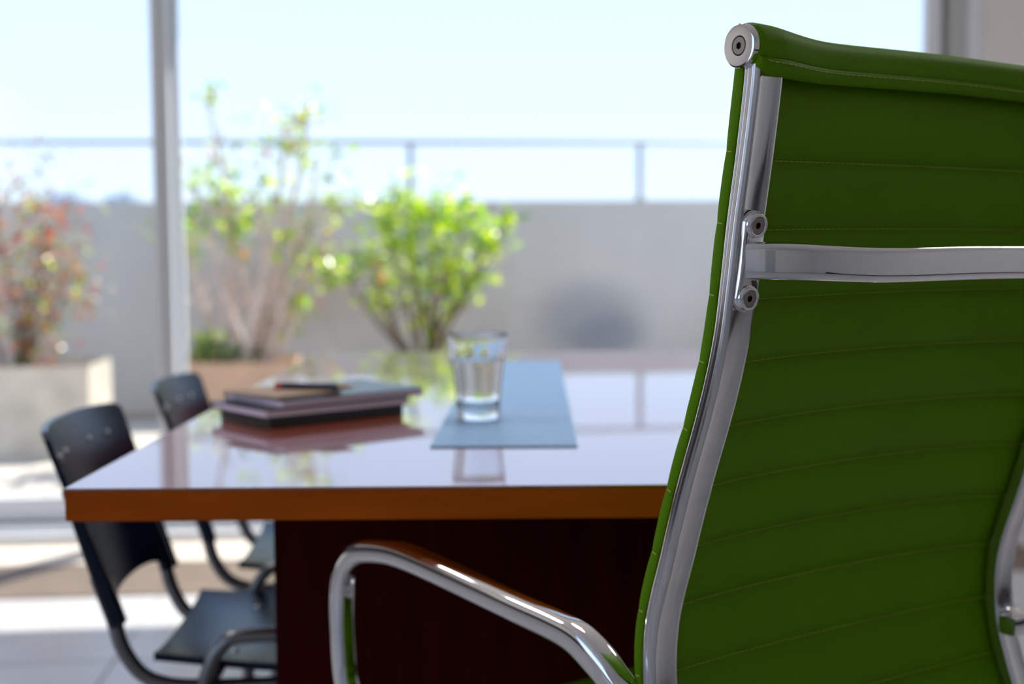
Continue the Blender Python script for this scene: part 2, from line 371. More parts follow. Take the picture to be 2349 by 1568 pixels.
# ------------------------------------------------------------------ planters and shrubs
def planter(name, lo, hi, m, label, group=None, rim=0.03, th=0.035, flare=0.0):
    """hollow rectangular planter, world-size box lo..hi in its own frame"""
    cx, cy = (lo[0] + hi[0]) / 2, (lo[1] + hi[1]) / 2; w, d, h = hi[0] - lo[0], hi[1] - lo[1], hi[2]
    root = empty(name, (cx, cy, 0), BR); tag(root, label, 'planter', group)
    b = MB(); bm = bmesh.new(); bmesh.ops.create_cube(bm, size=1); bmesh.ops.scale(bm, vec=(w, d, h), verts=bm.verts); bmesh.ops.translate(bm, vec=(0, 0, h / 2), verts=bm.verts)
    for v in bm.verts:
        if v.co.z < h / 2: v.co.x *= 1 - flare; v.co.y *= 1 - flare
    top = [f for f in bm.faces if f.normal.z > .9]
    bmesh.ops.inset_region(bm, faces=top, thickness=th)
    bmesh.ops.translate(bm, vec=(0, 0, -0.06), verts=top[0].verts)
    bmesh.ops.bevel(bm, geom=[e for e in bm.edges], offset=0.006, segments=2, affect='EDGES')
    bm.verts.index_update(); b.add([v.co.copy() for v in bm.verts], [[v.index for v in f.verts] for f in bm.faces]); bm.free()
    b.build('body', m, root)
    b = MB(); b.lo_hi((-w / 2 + th - .002, -d / 2 + th - .002, h - 0.075), (w / 2 - th + .002, d / 2 - th + .002, h - 0.045)); b.build('soil', M_soil, root, smooth=False)
    return root

def shrub(name, base, label, clusters, nleaf, leaf, mats, weights, stem_m, n_stem=7, stem_r=0.012, seed=1, spread=0.06):
    """clusters: (dx,dy,z,radius,weight) blobs the stems reach and the leaves fill"""
    rnd = random.Random(seed); root = empty(name, base); tag(root, label, 'shrub')
    for k, (cx, cy, cz, r, w) in enumerate(clusters[:n_stem]):
        a = rnd.uniform(0, 2 * PI); s0 = Vector((spread * math.cos(a), spread * math.sin(a), -0.01))
        e1 = Vector((cx, cy, cz - base[2])); pts = [s0]
        for t in (.25, .5, .75, 1): pts.append(s0.lerp(e1, t) + Vector((e1.x * 0.25 * (t * t - t) * -1 * 0.6 + rnd.uniform(-.015, .015), rnd.uniform(-.015, .015), 0)))
        pp = smooth_path(pts, 4); b = MB(); b.tube(pp, stem_r, 7, scales=[1 - .75 * i / len(pp) for i in range(len(pp))])
        for q in range(6):
            i = rnd.randint(len(pp) // 3, len(pp) - 3); st = pp[i]; d = Vector((rnd.uniform(-1, 1), rnd.uniform(-1, 1), rnd.uniform(.3, 1.4))).normalized() * rnd.uniform(.08, .2)
            b.tube([st, st + d * .5 + Vector((0, 0, .01)), st + d], stem_r * .35, 5, scales=[1, .8, .4])
        b.build('stem', stem_m, root)
    b = MB(); tot = sum(c[4] for c in clusters)
    for (cx, cy, cz, r, w) in clusters:
        for q in range(int(nleaf * w / tot)):
            d = Vector((rnd.gauss(0, .5), rnd.gauss(0, .5), rnd.gauss(0, .5))) * r
            p = Vector((cx, cy, cz - base[2])) + d
            if p.z < 0.02: p.z = rnd.uniform(0.02, .1)
            L = leaf * rnd.uniform(.6, 1.2); Wd_ = L * .42
            R = (Matrix.Rotation(rnd.uniform(0, 2 * PI), 3, 'Z') @ Matrix.Rotation(rnd.uniform(-1.2, .6), 3, 'Y') @ Matrix.Rotation(rnd.uniform(-.8, .8), 3, 'X'))
            q_ = [(0, 0, 0), (L * .35, Wd_ * .5, L * .05), (L * .75, Wd_ * .42, L * .02), (L, 0, -L * .1), (L * .75, -Wd_ * .42, L * .02), (L * .35, -Wd_ * .5, L * .05), (L * .5, 0, -L * .03)]
            mi = rnd.choices(range(len(mats)), weights)[0]
            b.add([p + R @ Vector(v) for v in q_], [(0, 6, 1), (1, 6, 2), (2, 6, 3), (3, 6, 4), (4, 6, 5), (5, 6, 0)], mi)
    me = bpy.data.meshes.new('foliage'); me.from_pydata(b.v, [], b.f)
    for m in mats: me.materials.append(m)
    me.polygons.foreach_set('material_index', b.mi)
    o = bpy.data.objects.new('foliage', me); COL.objects.link(o); o.parent = root; o['kind'] = 'stuff'
    return root

planter('planter', (-2.78, 6.22, 0), (-2.10, 6.72, 0.447), M_pot1, 'pale square concrete planter with the red-leaved shrub, beside the left window')
planter('planter', (-1.72, 6.25, 0), (-1.10, 6.75, 0.455), M_pot2, 'terracotta planter with the tall pale-stemmed shrub, behind the far black chair', th=0.045)
planter('planter', (-0.80, 6.40, 0), (-0.12, 6.90, 0.44), M_pot2, 'terracotta planter hidden behind the table under the bright lime shrub')
# red photinia-like shrub
shrub('photinia_shrub', (-2.50, 6.48, 0.40), 'red and orange leaved shrub growing in the pale concrete planter',
      [(-2.55 + 2.45, 0, 1.28, .16, 3), (0.16, 0, 1.18, .18, 7), (-0.12, .05, 1.05, .22, 10), (0.20, -.05, .98, .18, 9), (0.02, 0, .85, .24, 13), (0.25, 0, .78, .16, 6), (-0.22, .0, .80, .22, 9), (0.0, 0, .62, .2, 8), (.1, 0, .52, .14, 4), (-.25, 0, 1.35, .14, 2), (0.1, 0, 1.48, .10, .7), (.22, 0, 1.45, .08, .4), (-.05, 0, 1.38, .08, .4)],
      1500, 0.056, [L_grey, L_red, L_orange, L_brown, L_green, L_yel], [11, 4.5, 3, 3, 1.5, 1.2], M_stemd, n_stem=8, seed=3)
# tall airy shrub with many pale stems
shrub('airy_shrub', (-1.36, 6.50, 0.41), 'tall airy shrub with pale pinkish stems standing behind the far black chair',
      [(-.30, 0, 1.10, .16, 6), (.10, 0, 1.22, .22, 9), (.38, 0, 1.45, .14, 3), (.24, .05, 1.60, .17, 8), (-.10, 0, 1.30, .2, 8), (-.16, -.02, 1.76, .07, 2), (.36, 0, 1.74, .10, 2.5), (.45, 0, 1.27, .10, 2.5), (-.26, .05, 1.35, .14, 4), (-.05, .04, 1.15, .2, 6), (.28, 0, 1.02, .16, 5), (.36, 0, .93, .10, 3), (.45, .03, 1.18, .12, 3), (.30, 0, .72, .1, 3), (.05, 0, 1.6, .12, 1), (.2, 0, .58, .08, 1.5), (-.2, 0, .50, .1, 5)],
      720, 0.072, [L_green, L_yel, L_lime, L_grey, L_orange, L_dark], [3, 5, 5, 5, .8, .6], M_stem, n_stem=14, stem_r=0.022, seed=11, spread=0.12)
# low dark plant at its foot
shrub('ground_plant', (-1.50, 6.38, 0.41), 'small dark green plant at the foot of the pale stemmed shrub',
      [(0, 0, .50, .09, 5), (.1, 0, .49, .08, 4), (-.08, .02, .47, .08, 3), (.2, 0, .46, .06, 1)], 240, 0.045, [L_dark, L_green, L_lime], [5, 4, 1], M_stemd, n_stem=3, stem_r=.004, seed=5, spread=.03)
# bright lime bush
shrub('lime_bush', (-0.46, 6.64, 0.38), 'bright lime green bush in full leaf on the right, against the terrace wall',
      [(.05, 0, 1.20, .15, 9), (-.20, 0, 1.15, .13, 6), (.22, 0, 1.16, .12, 6), (-.08, 0, 1.02, .18, 10), (.12, 0, 1.00, .2, 10), (.33, 0, 1.02, .1, 6), (.44, 0, 1.14, .05, 2), (-.28, 0, .93, .12, 5), (-.42, 0, .86, .07, 2.5), (.22, 0, .82, .13, 8), (-.05, 0, .86, .15, 6), (-.22, 0, .74, .1, 4), (.08, 0, .74, .14, 4), (.02, 0, .60, .1, 2), (-.12, .02, 1.24, .1, 4), (.10, 0, .50, .06, 1.5), (-.50, 0, .80, .04, 1)],
      980, 0.076, [L_yel, L_lime, L_green, L_dark, L_orange], [8, 6, 3, 1, .25], M_stemd, n_stem=12, stem_r=0.014, seed=21, spread=.05)

# ------------------------------------------------------------------ table
table = empty('conference_table', (-0.014, 2.24, 0))
tag(table, 'long glossy cherry wood table with a dark panel base in front of the window', 'table')
TX0, TX1, TY0, TY1 = -0.462, 0.482, -0.90, 0.88
b = MB(); b.lo_hi((TX0, TY0, 0.7475), (TX1, TY1, 0.750), bevel=0.0010); b.build('tabletop', M_wood_top, table, smooth=False)
b = MB(); b.lo_hi((TX0 + .0004, TY0 + .0004, 0.714), (TX1 - .0004, TY1 - .0004, 0.7475), bevel=0.0035); b.build('edge_band', M_wood_edge, table, smooth=False)
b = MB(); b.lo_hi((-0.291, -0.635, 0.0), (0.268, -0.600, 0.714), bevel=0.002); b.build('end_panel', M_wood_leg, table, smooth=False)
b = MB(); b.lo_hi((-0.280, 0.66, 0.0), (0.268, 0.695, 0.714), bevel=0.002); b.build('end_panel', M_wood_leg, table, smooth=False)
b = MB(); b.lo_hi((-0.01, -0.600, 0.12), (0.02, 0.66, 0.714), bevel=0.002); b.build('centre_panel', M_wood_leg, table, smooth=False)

# table runner
runner = MB(); z0, z1 = 0.7502, 0.7519
c = [(-0.1045, 1.602), (0.0815, 1.600), (0.1065, 2.83), (-0.0795, 2.832)]
NX, NY = 12, 60
vs = []; fs = []
for j in range(NY + 1):
    for i in range(NX + 1):
        u, v = i / NX, j / NY
        a = Vector(c[0]).lerp(Vector(c[1]), u); d = Vector(c[3]).lerp(Vector(c[2]), u); p = a.lerp(d, v)
        vs.append((p.x, p.y, z1 + 0.0002 * math.sin(j * 1.7) * (0 < i < NX)))
for j in range(NY):
    for i in range(NX):
        q = j * (NX + 1) + i; fs.append((q, q + 1, q + NX + 2, q + NX + 1))
runner.add(vs, fs)
rim = [i for i in range(NX + 1)] + [j * (NX + 1) + NX for j in range(1, NY + 1)] + [NY * (NX + 1) + i for i in range(NX - 1, -1, -1)] + [j * (NX + 1) for j in range(NY - 1, 0, -1)]
n0 = len(runner.v)
for i in rim: runner.v.append((vs[i][0], vs[i][1], z0))
for k in range(len(rim)):
    k2 = (k + 1) % len(rim); runner.f.append((rim[k], n0 + k, n0 + k2, rim[k2])); runner.mi.append(0)
runner.f.append(tuple(n0 + k for k in range(len(rim) - 1, -1, -1))); runner.mi.append(0)
ro = runner.build('table_runner', M_mat, smooth=False)
tag(ro, 'narrow slate blue woven runner lying along the table under the glass', 'table runner')

# ------------------------------------------------------------------ glass of water
GX, GY, GZ = -0.050, 1.868, 0.752
gr = empty('drinking_glass', (GX, GY, GZ)); tag(gr, 'clear faceted tumbler of water standing on the slate blue runner', 'glass')
def gl_r(z):  # outer radius
    if z < .010: return .0300 + .0025 * math.sin(z / .010 * PI / 2)
    if z < .016: return .0325 - .0006 * (z - .010) / .006
    if z < .088: return .0319 + (.0400 - .0319) * (z - .016) / .072
    return .0400 + (.0455 - .0400) * sstep(z, .088, .124)
def glass_mesh():
    seg = 60; facets = 10; m = MB(); rings = []
    zo = [0, .001, .004, .010, .016, .020, .030, .045, .060, .075, .084, .090, .100, .112, .119, .122, .1235]
    for z in zo:
        fl = sstep(z, .014, .022) * (1 - sstep(z, .082, .094)); r0 = gl_r(z); 
        if z == 0: r0 -= .0015
        if z >= .122: r0 -= (.0008 if z > .1225 else 0)
        ring = []
        for k in range(seg):
            a = 2 * PI * k / seg; am = ((a + PI / facets) % (2 * PI / facets)) - PI / facets
            rf = r0 * math.cos(PI / facets) / math.cos(am)
            r = r0 * (1 - fl) + (rf * 1.012) * fl
            ring.append((r * math.cos(a), r * math.sin(a), z))
        rings.append(ring)
    for z in [.1240, .1235, .119, .112, .100, .085, .065, .045, .028, .020, .0165]:
        r = (gl_r(z) - (.0022 if z > .1 else .0034)) if z > .022 else {.020: .0255, .0165: .020}[z]
        if z == .1240: r = gl_r(.1235) - .0016
        rings.append([(r * math.cos(2 * PI * k / seg), r * math.sin(2 * PI * k / seg), z) for k in range(seg)])
    vs = [p for r in rings for p in r]; n = len(rings); fs = []
    for i in range(n - 1):
        for k in range(seg): fs.append((i * seg + k, i * seg + (k + 1) % seg, (i + 1) * seg + (k + 1) % seg, (i + 1) * seg + k))
    fs.append(tuple(range(seg - 1, -1, -1))); fs.append(tuple((n - 1) * seg + k for k in range(seg)))
    m.add(vs, fs); return m
glass_mesh().build('vessel', M_glass, gr, angle=14)
WL = 0.086
m = MB(); prof = [(0.0001, .0163), (.0202, .0163), (.0257, .0199)]
for z in (.028, .045, .065, WL - .001): prof.append((gl_r(z) - .0033, z))
prof += [(gl_r(WL) - .0033, WL + .0008), (gl_r(WL) - .0045, WL), (.0001, WL - .0002)]
m.lathe(prof, 48); m.build('water', M_water, gr, angle=50)

# ------------------------------------------------------------------ books and pen
def book(name, corner, ang, L, D, z, t, mc, mp, label, cat='notebook', group=None, cover=0.0015, over=0.002):
    """corner nearest the camera; L runs right-and-back along ang, D runs left-and-back"""
    root = empty(name, (corner[0], corner[1], z), ang); tag(root, label, cat, group)
    b = MB(); b.lo_hi((0, 0, 0), (L, D, cover), bevel=.0004); b.build('back_cover', mc, root, smooth=False)
    b = MB(); b.lo_hi((0, 0, t - cover), (L, D, t), bevel=.0004); b.build('front_cover', mc, root, smooth=False)
    b = MB(); b.lo_hi((over * .6, over, cover), (L - over, D - over, t - cover)); b.build('page_block', mp, root, smooth=False)
    b = MB(); b.lo_hi((0, D - .003, 0), (L, D, t), bevel=.0004); b.build('spine', mc, root, smooth=False)
    return root
A1 = math.radians(42)
b = MB()
bx = empty('folio_case', (-0.339, 1.780, 0.7503), A1); tag(bx, 'thick black case at the bottom of the book stack on the table', 'case')
b.lo_hi((0, 0, 0), (.232, .140, .0145), bevel=.0012); b.build('body', M_bcover, bx)
b = MB(); b.lo_hi((.0, -.0002, .0068), (.232, 0.0006, .0074)); b.build('lid_seam', M_dark, bx, smooth=False)
book('notebook', (-0.344, 1.7775), math.radians(40), .245, .166, .7649, .0115, M_bcover, M_page, 'black notebook with lilac page edges, lower of the two, resting on the black case', group=None)
book('notebook', (-0.324, 1.797), math.radians(41), .250, .170, .7765, .0115, M_bcover, M_page, 'black notebook with lilac page edges, upper of the two, under the kraft booklet')
book('booklet', (-0.335, 1.812), math.radians(48), .120, .130, .7881, .0035, M_kraft, M_kraftp, 'thin brown kraft booklet lying on top of the notebook stack', cat='booklet', cover=.0006)
# pen
pen = empty('pen', (-0.298, 1.905, 0.7921), math.radians(-14)); tag(pen, 'dark blue pen with red cap end and gold tip lying on the top booklet', 'pen')
m = MB(); m.lathe([(0.0001, -.062), (.0045, -.061), (.0046, -.052), (.0044, -.050)], 16, (0, 0, .0046), 'X'); m.build('cap_end', M_penred, pen)
m = MB(); m.lathe([(.0001, -.0505), (.0044, -.050), (.0047, -.03), (.0047, .035), (.0044, .040), (.0001, .0405)], 16, (0, 0, .0046), 'X'); m.build('barrel', M_penblue, pen)
m = MB(); m.lathe([(.0001, .040), (.0043, .0402), (.0036, .052), (.0012, .064), (.0001, .067)], 16, (0, 0, .0046), 'X'); m.build('tip', M_pengold, pen)
m = MB(); m.lo_hi((-.056, -.0012, .0092), (-.018, .0012, .0102), bevel=.0003); m.build('clip', M_pengold, pen)

# ------------------------------------------------------------------ black chairs
def make_black_chair():
    root = empty('office_chair', (0, 0, 0))
    # local: +X front; origin on the floor under the seat's rear edge centre
    hw = 0.172
    # backrest shell (two surfaces, wraps forward at both sides)
    def back_pt(v, z, off):
        # v in -1..1 across, z height
        lean = -0.045 - (z - 0.50) * 0.34
        wrap = 0.030 * (abs(v) ** 2.2)
        return Vector((lean - 0.028 + wrap + off, v * hw * (1 + .06 * (z - .5) / .26), z))
    NV, NZ = 28, 18; outer = []; inner = []
    def zlow(v):
        a = abs(v)
        return 0.494 + 0.024 * math.sqrt(max(0, 1 - (min(a, .86) / .86) ** 4))
    def ztop(v): return 0.762 - 0.004 * abs(v) ** 3 - .007 * sstep(abs(v), .93, 1.0)
    m = MB(); grid = []
    for side, off in ((0, 0.0045), (1, -0.0045)):
        g = []
        for j in range(NZ + 1):
            row = []
            for i in range(NV + 1):
                v = -1 + 2 * i / NV; z = zlow(v) + (ztop(v) - zlow(v)) * j / NZ
                row.append(len(m.v)); m.v.append(tuple(back_pt(v, z, off)))
            g.append(row)
        grid.append(g)
    def F(*f): m.f.append(tuple(f)); m.mi.append(0)
    for j in range(NZ):
        for i in range(NV):
            a, b2 = grid
            F(a[j][i], a[j][i + 1], a[j + 1][i + 1], a[j + 1][i]); F(b2[j][i], b2[j + 1][i], b2[j + 1][i + 1], b2[j][i + 1])
    a, b2 = grid
    for i in range(NV):
        F(a[0][i], b2[0][i], b2[0][i + 1], a[0][i + 1]); F(a[NZ][i], a[NZ][i + 1], b2[NZ][i + 1], b2[NZ][i])
    for j in range(NZ):
        F(a[j][0], a[j + 1][0], b2[j + 1][0], b2[j][0]); F(a[j][NV], b2[j][NV], b2[j + 1][NV], a[j + 1][NV])
    m.build('backrest', M_blackpl, root, angle=50)
    for s in (-1, 1):   # sleeves of the shell over the uprights
        p0 = back_pt(s * .89, .68, -.001); p1 = back_pt(s * .89, .492, -.002)
        q = MB(); q.sweep([p0.lerp(p1, k / 4) for k in range(5)], rrect(.032, .021, .009, 3), side=(0, 1, 0), scales=[.55, .75, .9, 1, 1]); q.build('sleeve', M_blackpl, root)
    for v in (-.66, -.36, .30, .66):
        p = back_pt(v, .716, .0045); q = MB(); q.lathe([(.0001, .0025), (.004, .002), (.0062, .0008), (.0068, -.001)], 16, p, 'X'); q.build('rivet', M_rivet, root)
    # seat
    NXs, NYs = 22, 16; g2 = []; m = MB()
    for side in (0, 1):
        g = []
        for i in range(NXs + 1):
            row = []
            for j in range(NYs + 1):
                u = i / NXs; v = -1 + 2 * j / NYs
                x = 0.0 + u * .40; wv = .165 + .022 * sstep(u, 0, .5) - .03 * max(0, (u - .85) / .15) ** 2
                x -= .02 * abs(v) ** 4 * (1 if u < .3 else 0) * 0
                z = .431 + .010 * abs(v) ** 3 + .014 * (1 - u) ** 3 - .022 * max(0, (u - .78) / .22) ** 2
                z -= side * .011
                row.append(len(m.v)); m.v.append((x, v * wv, z))
            g.append(row)
        g2.append(g)
    a, b2 = g2
    def F(*f): m.f.append(tuple(f)); m.mi.append(0)
    for i in range(NXs):
        for j in range(NYs):
            F(a[i][j], a[i + 1][j], a[i + 1][j + 1], a[i][j + 1]); F(b2[i][j], b2[i][j + 1], b2[i + 1][j + 1], b2[i + 1][j])
    for i in range(NXs):
        F(a[i][0], b2[i][0], b2[i + 1][0], a[i + 1][0]); F(a[i][NYs], a[i + 1][NYs], b2[i + 1][NYs], b2[i][NYs])
    for j in range(NYs):
        F(a[0][j], a[0][j + 1], b2[0][j + 1], b2[0][j]); F(a[NXs][j], b2[NXs][j], b2[NXs][j + 1], a[NXs][j + 1])
    m.build('seat', M_blackpl, root, angle=50)
    for (x, yv) in ((.10, -.11), (.10, .11), (.30, -.11), (.30, .11)):
        q = MB(); q.lathe([(.0001, .003), (.005, .0025), (.007, .001), (.0075, -.001)], 16, (x, yv, .4325 + .014 * (1 - x / .4) ** 3)); q.build('rivet', M_rivet, root)
    # frame: back uprights sweeping forward beneath the seat
    for s in (-1, 1):
        p1 = back_pt(s * .90, .50, -.006)
        pts = [back_pt(s * .90, .56, -.006), p1, (p1.x + .010, p1.y, .462), (p1.x + .032, s * .150, .424), (p1.x + .066, s * .148, .406), (p1.x + .12, s * .145, .4000), (.18, s * .14, .4000), (.37, s * .14, .400)]
        q = MB(); q.tube(smooth_path(pts, 5), .0105, 12); q.build('back_upright', M_tube, root)
        yy = s * .190
        pts = [(.060, yy * 1.07, 0.012), (.066, yy * 1.02, .25), (.072, yy, .40), (.078, yy, .437), (.098, yy, .471), (.135, yy, .484), (.30, yy, .484), (.345, yy, .480), (.368, yy, .448), (.378, yy, .40), (.385, yy * 1.02, .25), (.395, yy * 1.07, 0.012)]
        q = MB(); q.tube(smooth_path(pts, 5), .0100, 12); q.build('leg_frame', M_tube, root)
        for fx in (.060, .395):
            q = MB(); q.lathe([(.0001, 0), (.013, 0), (.0135, .004), (.012, .026), (.0095, .03)], 14, (fx, yy * 1.07, 0)); q.build('foot', M_blackpl, root)
    for fx in (.074, .372):
        q = MB(); q.tube([(fx, -.190, .409), (fx, -.1, .407), (fx, .1, .407), (fx, .190, .409)], .0085, 10); q.build('crossbar', M_tube, root)
    return root
ch = make_black_chair(); ch.location = (-0.498, 1.872, 0); ch.rotation_euler = (0, 0, math.radians(2.5))
tag(ch, 'black plastic chair with tube frame at the near left side of the table', 'chair', 'black chairs along the left of the table')
ch2 = copy_tree(ch); ch2.location = (-0.492, 2.378, 0); ch2.rotation_euler = (0, 0, math.radians(3))
tag(ch2, 'black plastic chair with tube frame farther back, showing above the table by the planter', 'chair', 'black chairs along the left of the table')

# ------------------------------------------------------------------ green chair
GA = math.radians(33.558); WD = Vector((math.cos(GA), math.sin(GA), 0)); FD = Vector((-math.sin(GA), math.cos(GA), 0))
P0 = Vector((0.1756, 0.9856, 0)); CW = 0.500; OX, OY = 0.25, 0.28
green = empty('green_office_chair', P0 + WD * OX + FD * OY, GA)
tag(green, 'green ribbed leather office chair with chrome arms in the foreground', 'chair')
def G(w, s, z): return Vector((w - OX, s - OY, z))
# side profile of the frame: (s, z) where pad meets rail
prof_pts = [(-.0045, 1.140), (-.0025, 1.120), (.0056, 1.070), (.0150, 1.019), (.0222, .9716), (.0290, .932), (.0391, .895), (.0520, .858), (.0672, .819), (.0815, .779), (.0946, .739), (.1055, .708), (.1138, .677), (.1170, .640), (.1130, .600), (.1010, .560), (.0890, .528), (.0860, .508), (.0940, .486), (.118, .473), (.16, .4685), (.22, .470), (.30, .477), (.37, .485), (.425, .491)]
dense = [Vector((p.x, p.y, 0)) for p in smooth_path([(a, b_, 0) for a, b_ in prof_pts], 8)]
acc = [0.0]
for i in range(1, len(dense)): acc.append(acc[-1] + (dense[i] - dense[i - 1]).length)
TL = acc[-1]
def prof(t):
    t = max(0, min(TL, t)); lo, hi = 0, len(acc) - 1
    while hi - lo > 1:
        m_ = (lo + hi) // 2
        if acc[m_] <= t: lo = m_
        else: hi = m_
    f = (t - acc[lo]) / (acc[hi] - acc[lo]); p = dense[lo].lerp(dense[hi], f)
    a = dense[max(lo - 2, 0)]; b_ = dense[min(hi + 2, len(dense) - 1)]; d = (b_ - a).normalized()
    return p.x, p.y, d.x, d.y, -d.y, d.x      # s,z, tangent, normal towards the sitter (+s on the back, +z on the seat)
# stitches: first at z=1.072 then about every 56 mm of profile
def t_at_z(z):
    for i in range(len(dense) - 1):
        if dense[i].y >= z >= dense[i + 1].y: return acc[i] + (dense[i].y - z) / (dense[i].y - dense[i + 1].y) * (acc[i + 1] - acc[i])
st_t = [t_at_z(z) for z in (1.0722, 1.0175, .9611, .9064, .8493, .7959, .7395)]
while st_t[-1] + .058 < TL - .02: st_t.append(st_t[-1] + .0565)
bounds = [0.0] + st_t + [TL]
def sag(w, t):
    v = abs(2 * w / CW - 1); v = min(1, v)
    edge = 1 - v ** 9
    a = 0.5 + 0.5 * sstep(t, 0.0, .10)
    amp = .010 * edge + .016 * (1 - v * v)
    sx = prof(t)
    return amp * (1 if t < .62 else 1 - 1.15 * sstep(t, .60, .74))
def puff(t):
    for i in range(len(bounds) - 1):
        if bounds[i] <= t <= bounds[i + 1]:
            f = (t - bounds[i]) / (bounds[i + 1] - bounds[i]); return (1 - abs(2 * f - 1) ** 3.2)
    return 0
def pad_pt(w, t, face):
    ev = min(w, CW - w); s, z, dx, dz, nx_, nz_ = prof(t + (.0064 * sstep(ev, .002, .024) * sstep(TL - t, 0, .03) if face == 0 else 0)); g = sag(w, t); pf = puff(t)
    ev = min(w, CW - w); ed = min(1, ev / .012); er = math.sqrt(max(0, 1 - (1 - ed) ** 2)); pe = .12 + .88 * sstep(ev, 0, .05)
    ths = 0.0128
    if face == 0: off = g - .0075 * pf * pe + .0008 * (1 - er) + (1 - er) * .0026 
    else: off = g + ths + .0050 * pf * pe - (1 - er) * .0020 - .0010 * (1 - pf) * (.4 + .6 * pe)
    return G(w, s + nx_ * off, z + nz_ * off)
# sample rows
ts = []
for i in range(len(bounds) - 1):
    a, b_ = bounds[i], bounds[i + 1]; n = 14
    for k in range(n):
        f = k / n; f2 = 0.5 - 0.5 * math.cos(PI * f); ts.append(a + (b_ - a) * (0.6 * f2 + .4 * f))
ts.append(TL)
wsn = [0, .0008, .002, .004, .007, .011, .016, .022, .029, .037, .047] ; mid_n = 26
wsn = wsn + [.047 + (CW - .094) * k / mid_n for k in range(1, mid_n)] + [CW - v for v in reversed(wsn)]
def pad_mesh():
    m = MB(); nw = len(wsn); nt_ = len(ts); idx = [[[0] * nw for _ in range(nt_)] for _ in range(2)]
    for face in (0, 1):
        for j, t in enumerate(ts):
            for i, w in enumerate(wsn):
                idx[face][j][i] = len(m.v); m.v.append(tuple(pad_pt(w, t, face)))
    def F(*f): m.f.append(tuple(f)); m.mi.append(0)
    A, B = idx
    for j in range(nt_ - 1):
        for i in range(nw - 1):
            F(A[j][i], A[j][i + 1], A[j + 1][i + 1], A[j + 1][i]); F(B[j][i], B[j + 1][i], B[j + 1][i + 1], B[j][i + 1])
        # side edges with a mid ring would be flat; close them directly
        F(A[j][0], A[j + 1][0], B[j + 1][0], B[j][0]); F(A[j][nw - 1], B[j][nw - 1], B[j + 1][nw - 1], A[j + 1][nw - 1])
    for i in range(nw - 1):
        F(A[0][i], B[0][i], B[0][i + 1], A[0][i + 1]); F(A[nt_ - 1][i], A[nt_ - 1][i + 1], B[nt_ - 1][i + 1], B[nt_ - 1][i])
    return m
pad = pad_mesh().build('ribbed_pad', M_leather, green, angle=60)
# seam stitches across the back and short ones on the edge of the pad
for t in st_t:
    m = MB(); w = .004
    while w < CW - .006:
        p = pad_pt(w, t, 0); q = pad_pt(w + .0052, t, 0)
        s, z, dx, dz, nx_, nz_ = prof(t); n = Vector((0, nx_, nz_)); tv = Vector((0, dx, dz))
        p -= n * .0002; q -= n * .0002
        m.add([p + tv * .0005, p - tv * .0005, q - tv * .0005, q + tv * .0005, p - n * .0006, q - n * .0006], [(0, 4, 5, 3), (1, 2, 5, 4), (0, 1, 4), (3, 5, 2), (0, 3, 2, 1)])
        w += .0066
    for ww in (-.0004, CW + .0004):
        a = pad_pt(max(0, min(CW, ww)), t, 0); c_ = pad_pt(max(0, min(CW, ww)), t, 1)
        a.x = c_.x = ww - OX
        a2 = a.lerp(c_, .15); c2 = a.lerp(c_, .85); s, z, dx, dz, nx_, nz_ = prof(t); tv = Vector((0, dx, dz)) * .0006; ox = Vector((.0006 if ww > 0 else -.0006, 0, 0))
        m.add([a2 + tv, a2 - tv, c2 - tv, c2 + tv, a2 + ox, c2 + ox], [(0, 4, 5, 3), (1, 2, 5, 4), (0, 1, 4), (3, 5, 2), (0, 3, 2, 1)])
    m.build('seam_stitching', M_thread, green, smooth=False)

# side rails (polished extrusions with grooves)
RW, RD = 0.0285, 0.0135
def rail_section():
    # a: across (0..RW), b: depth behind the pad (0 = pad side, RD = back face)
    d = RD
    return [(0, 0), (-.0006, .0012), (-.0006, .0034), (.0002, .0038), (.0002, .0044), (-.0006, .0048), (-.0006, .0078), (.0002, .0082), (.0002, .0088), (-.0005, .0092), (-.0002, .0112), (.0014, d - .0004), (.0030, d), (.0040, d - .0006),
            (.0052, d - .0012), (RW * .35, d - .0020), (RW * .5, d - .0022), (RW * .65, d - .0020), (RW - .0052, d - .0012), (RW - .0040, d - .0006), (RW - .0030, d), (RW - .0014, d - .0004), (RW + .0002, .0112), (RW, 0)]
sec = rail_section()
t_end = TL - .012
def make_rail(mirror):
    m = MB(); n = 150; mm = len(sec); t0 = .002
    for k in range(n + 1):
        t = t0 + (t_end - t0) * k / n; s, z, dx, dz, nx_, nz_ = prof(t)
        for a, d in sec:
            w = (CW - a) if mirror else a
            m.v.append(tuple(G(w, s - nx_ * d, z - nz_ * d)))
    for k in range(n):
        for j in range(mm):
            m.f.append((k * mm + j, k * mm + (j + 1) % mm, (k + 1) * mm + (j + 1) % mm, (k + 1) * mm + j)); m.mi.append(0)
    m.f.append(tuple(range(mm))); m.mi.append(0); m.f.append(tuple(n * mm + j for j in range(mm))); m.mi.append(0)
    return m.build('side_rail', M_alu, green, angle=28)
make_rail(False); make_rail(True)

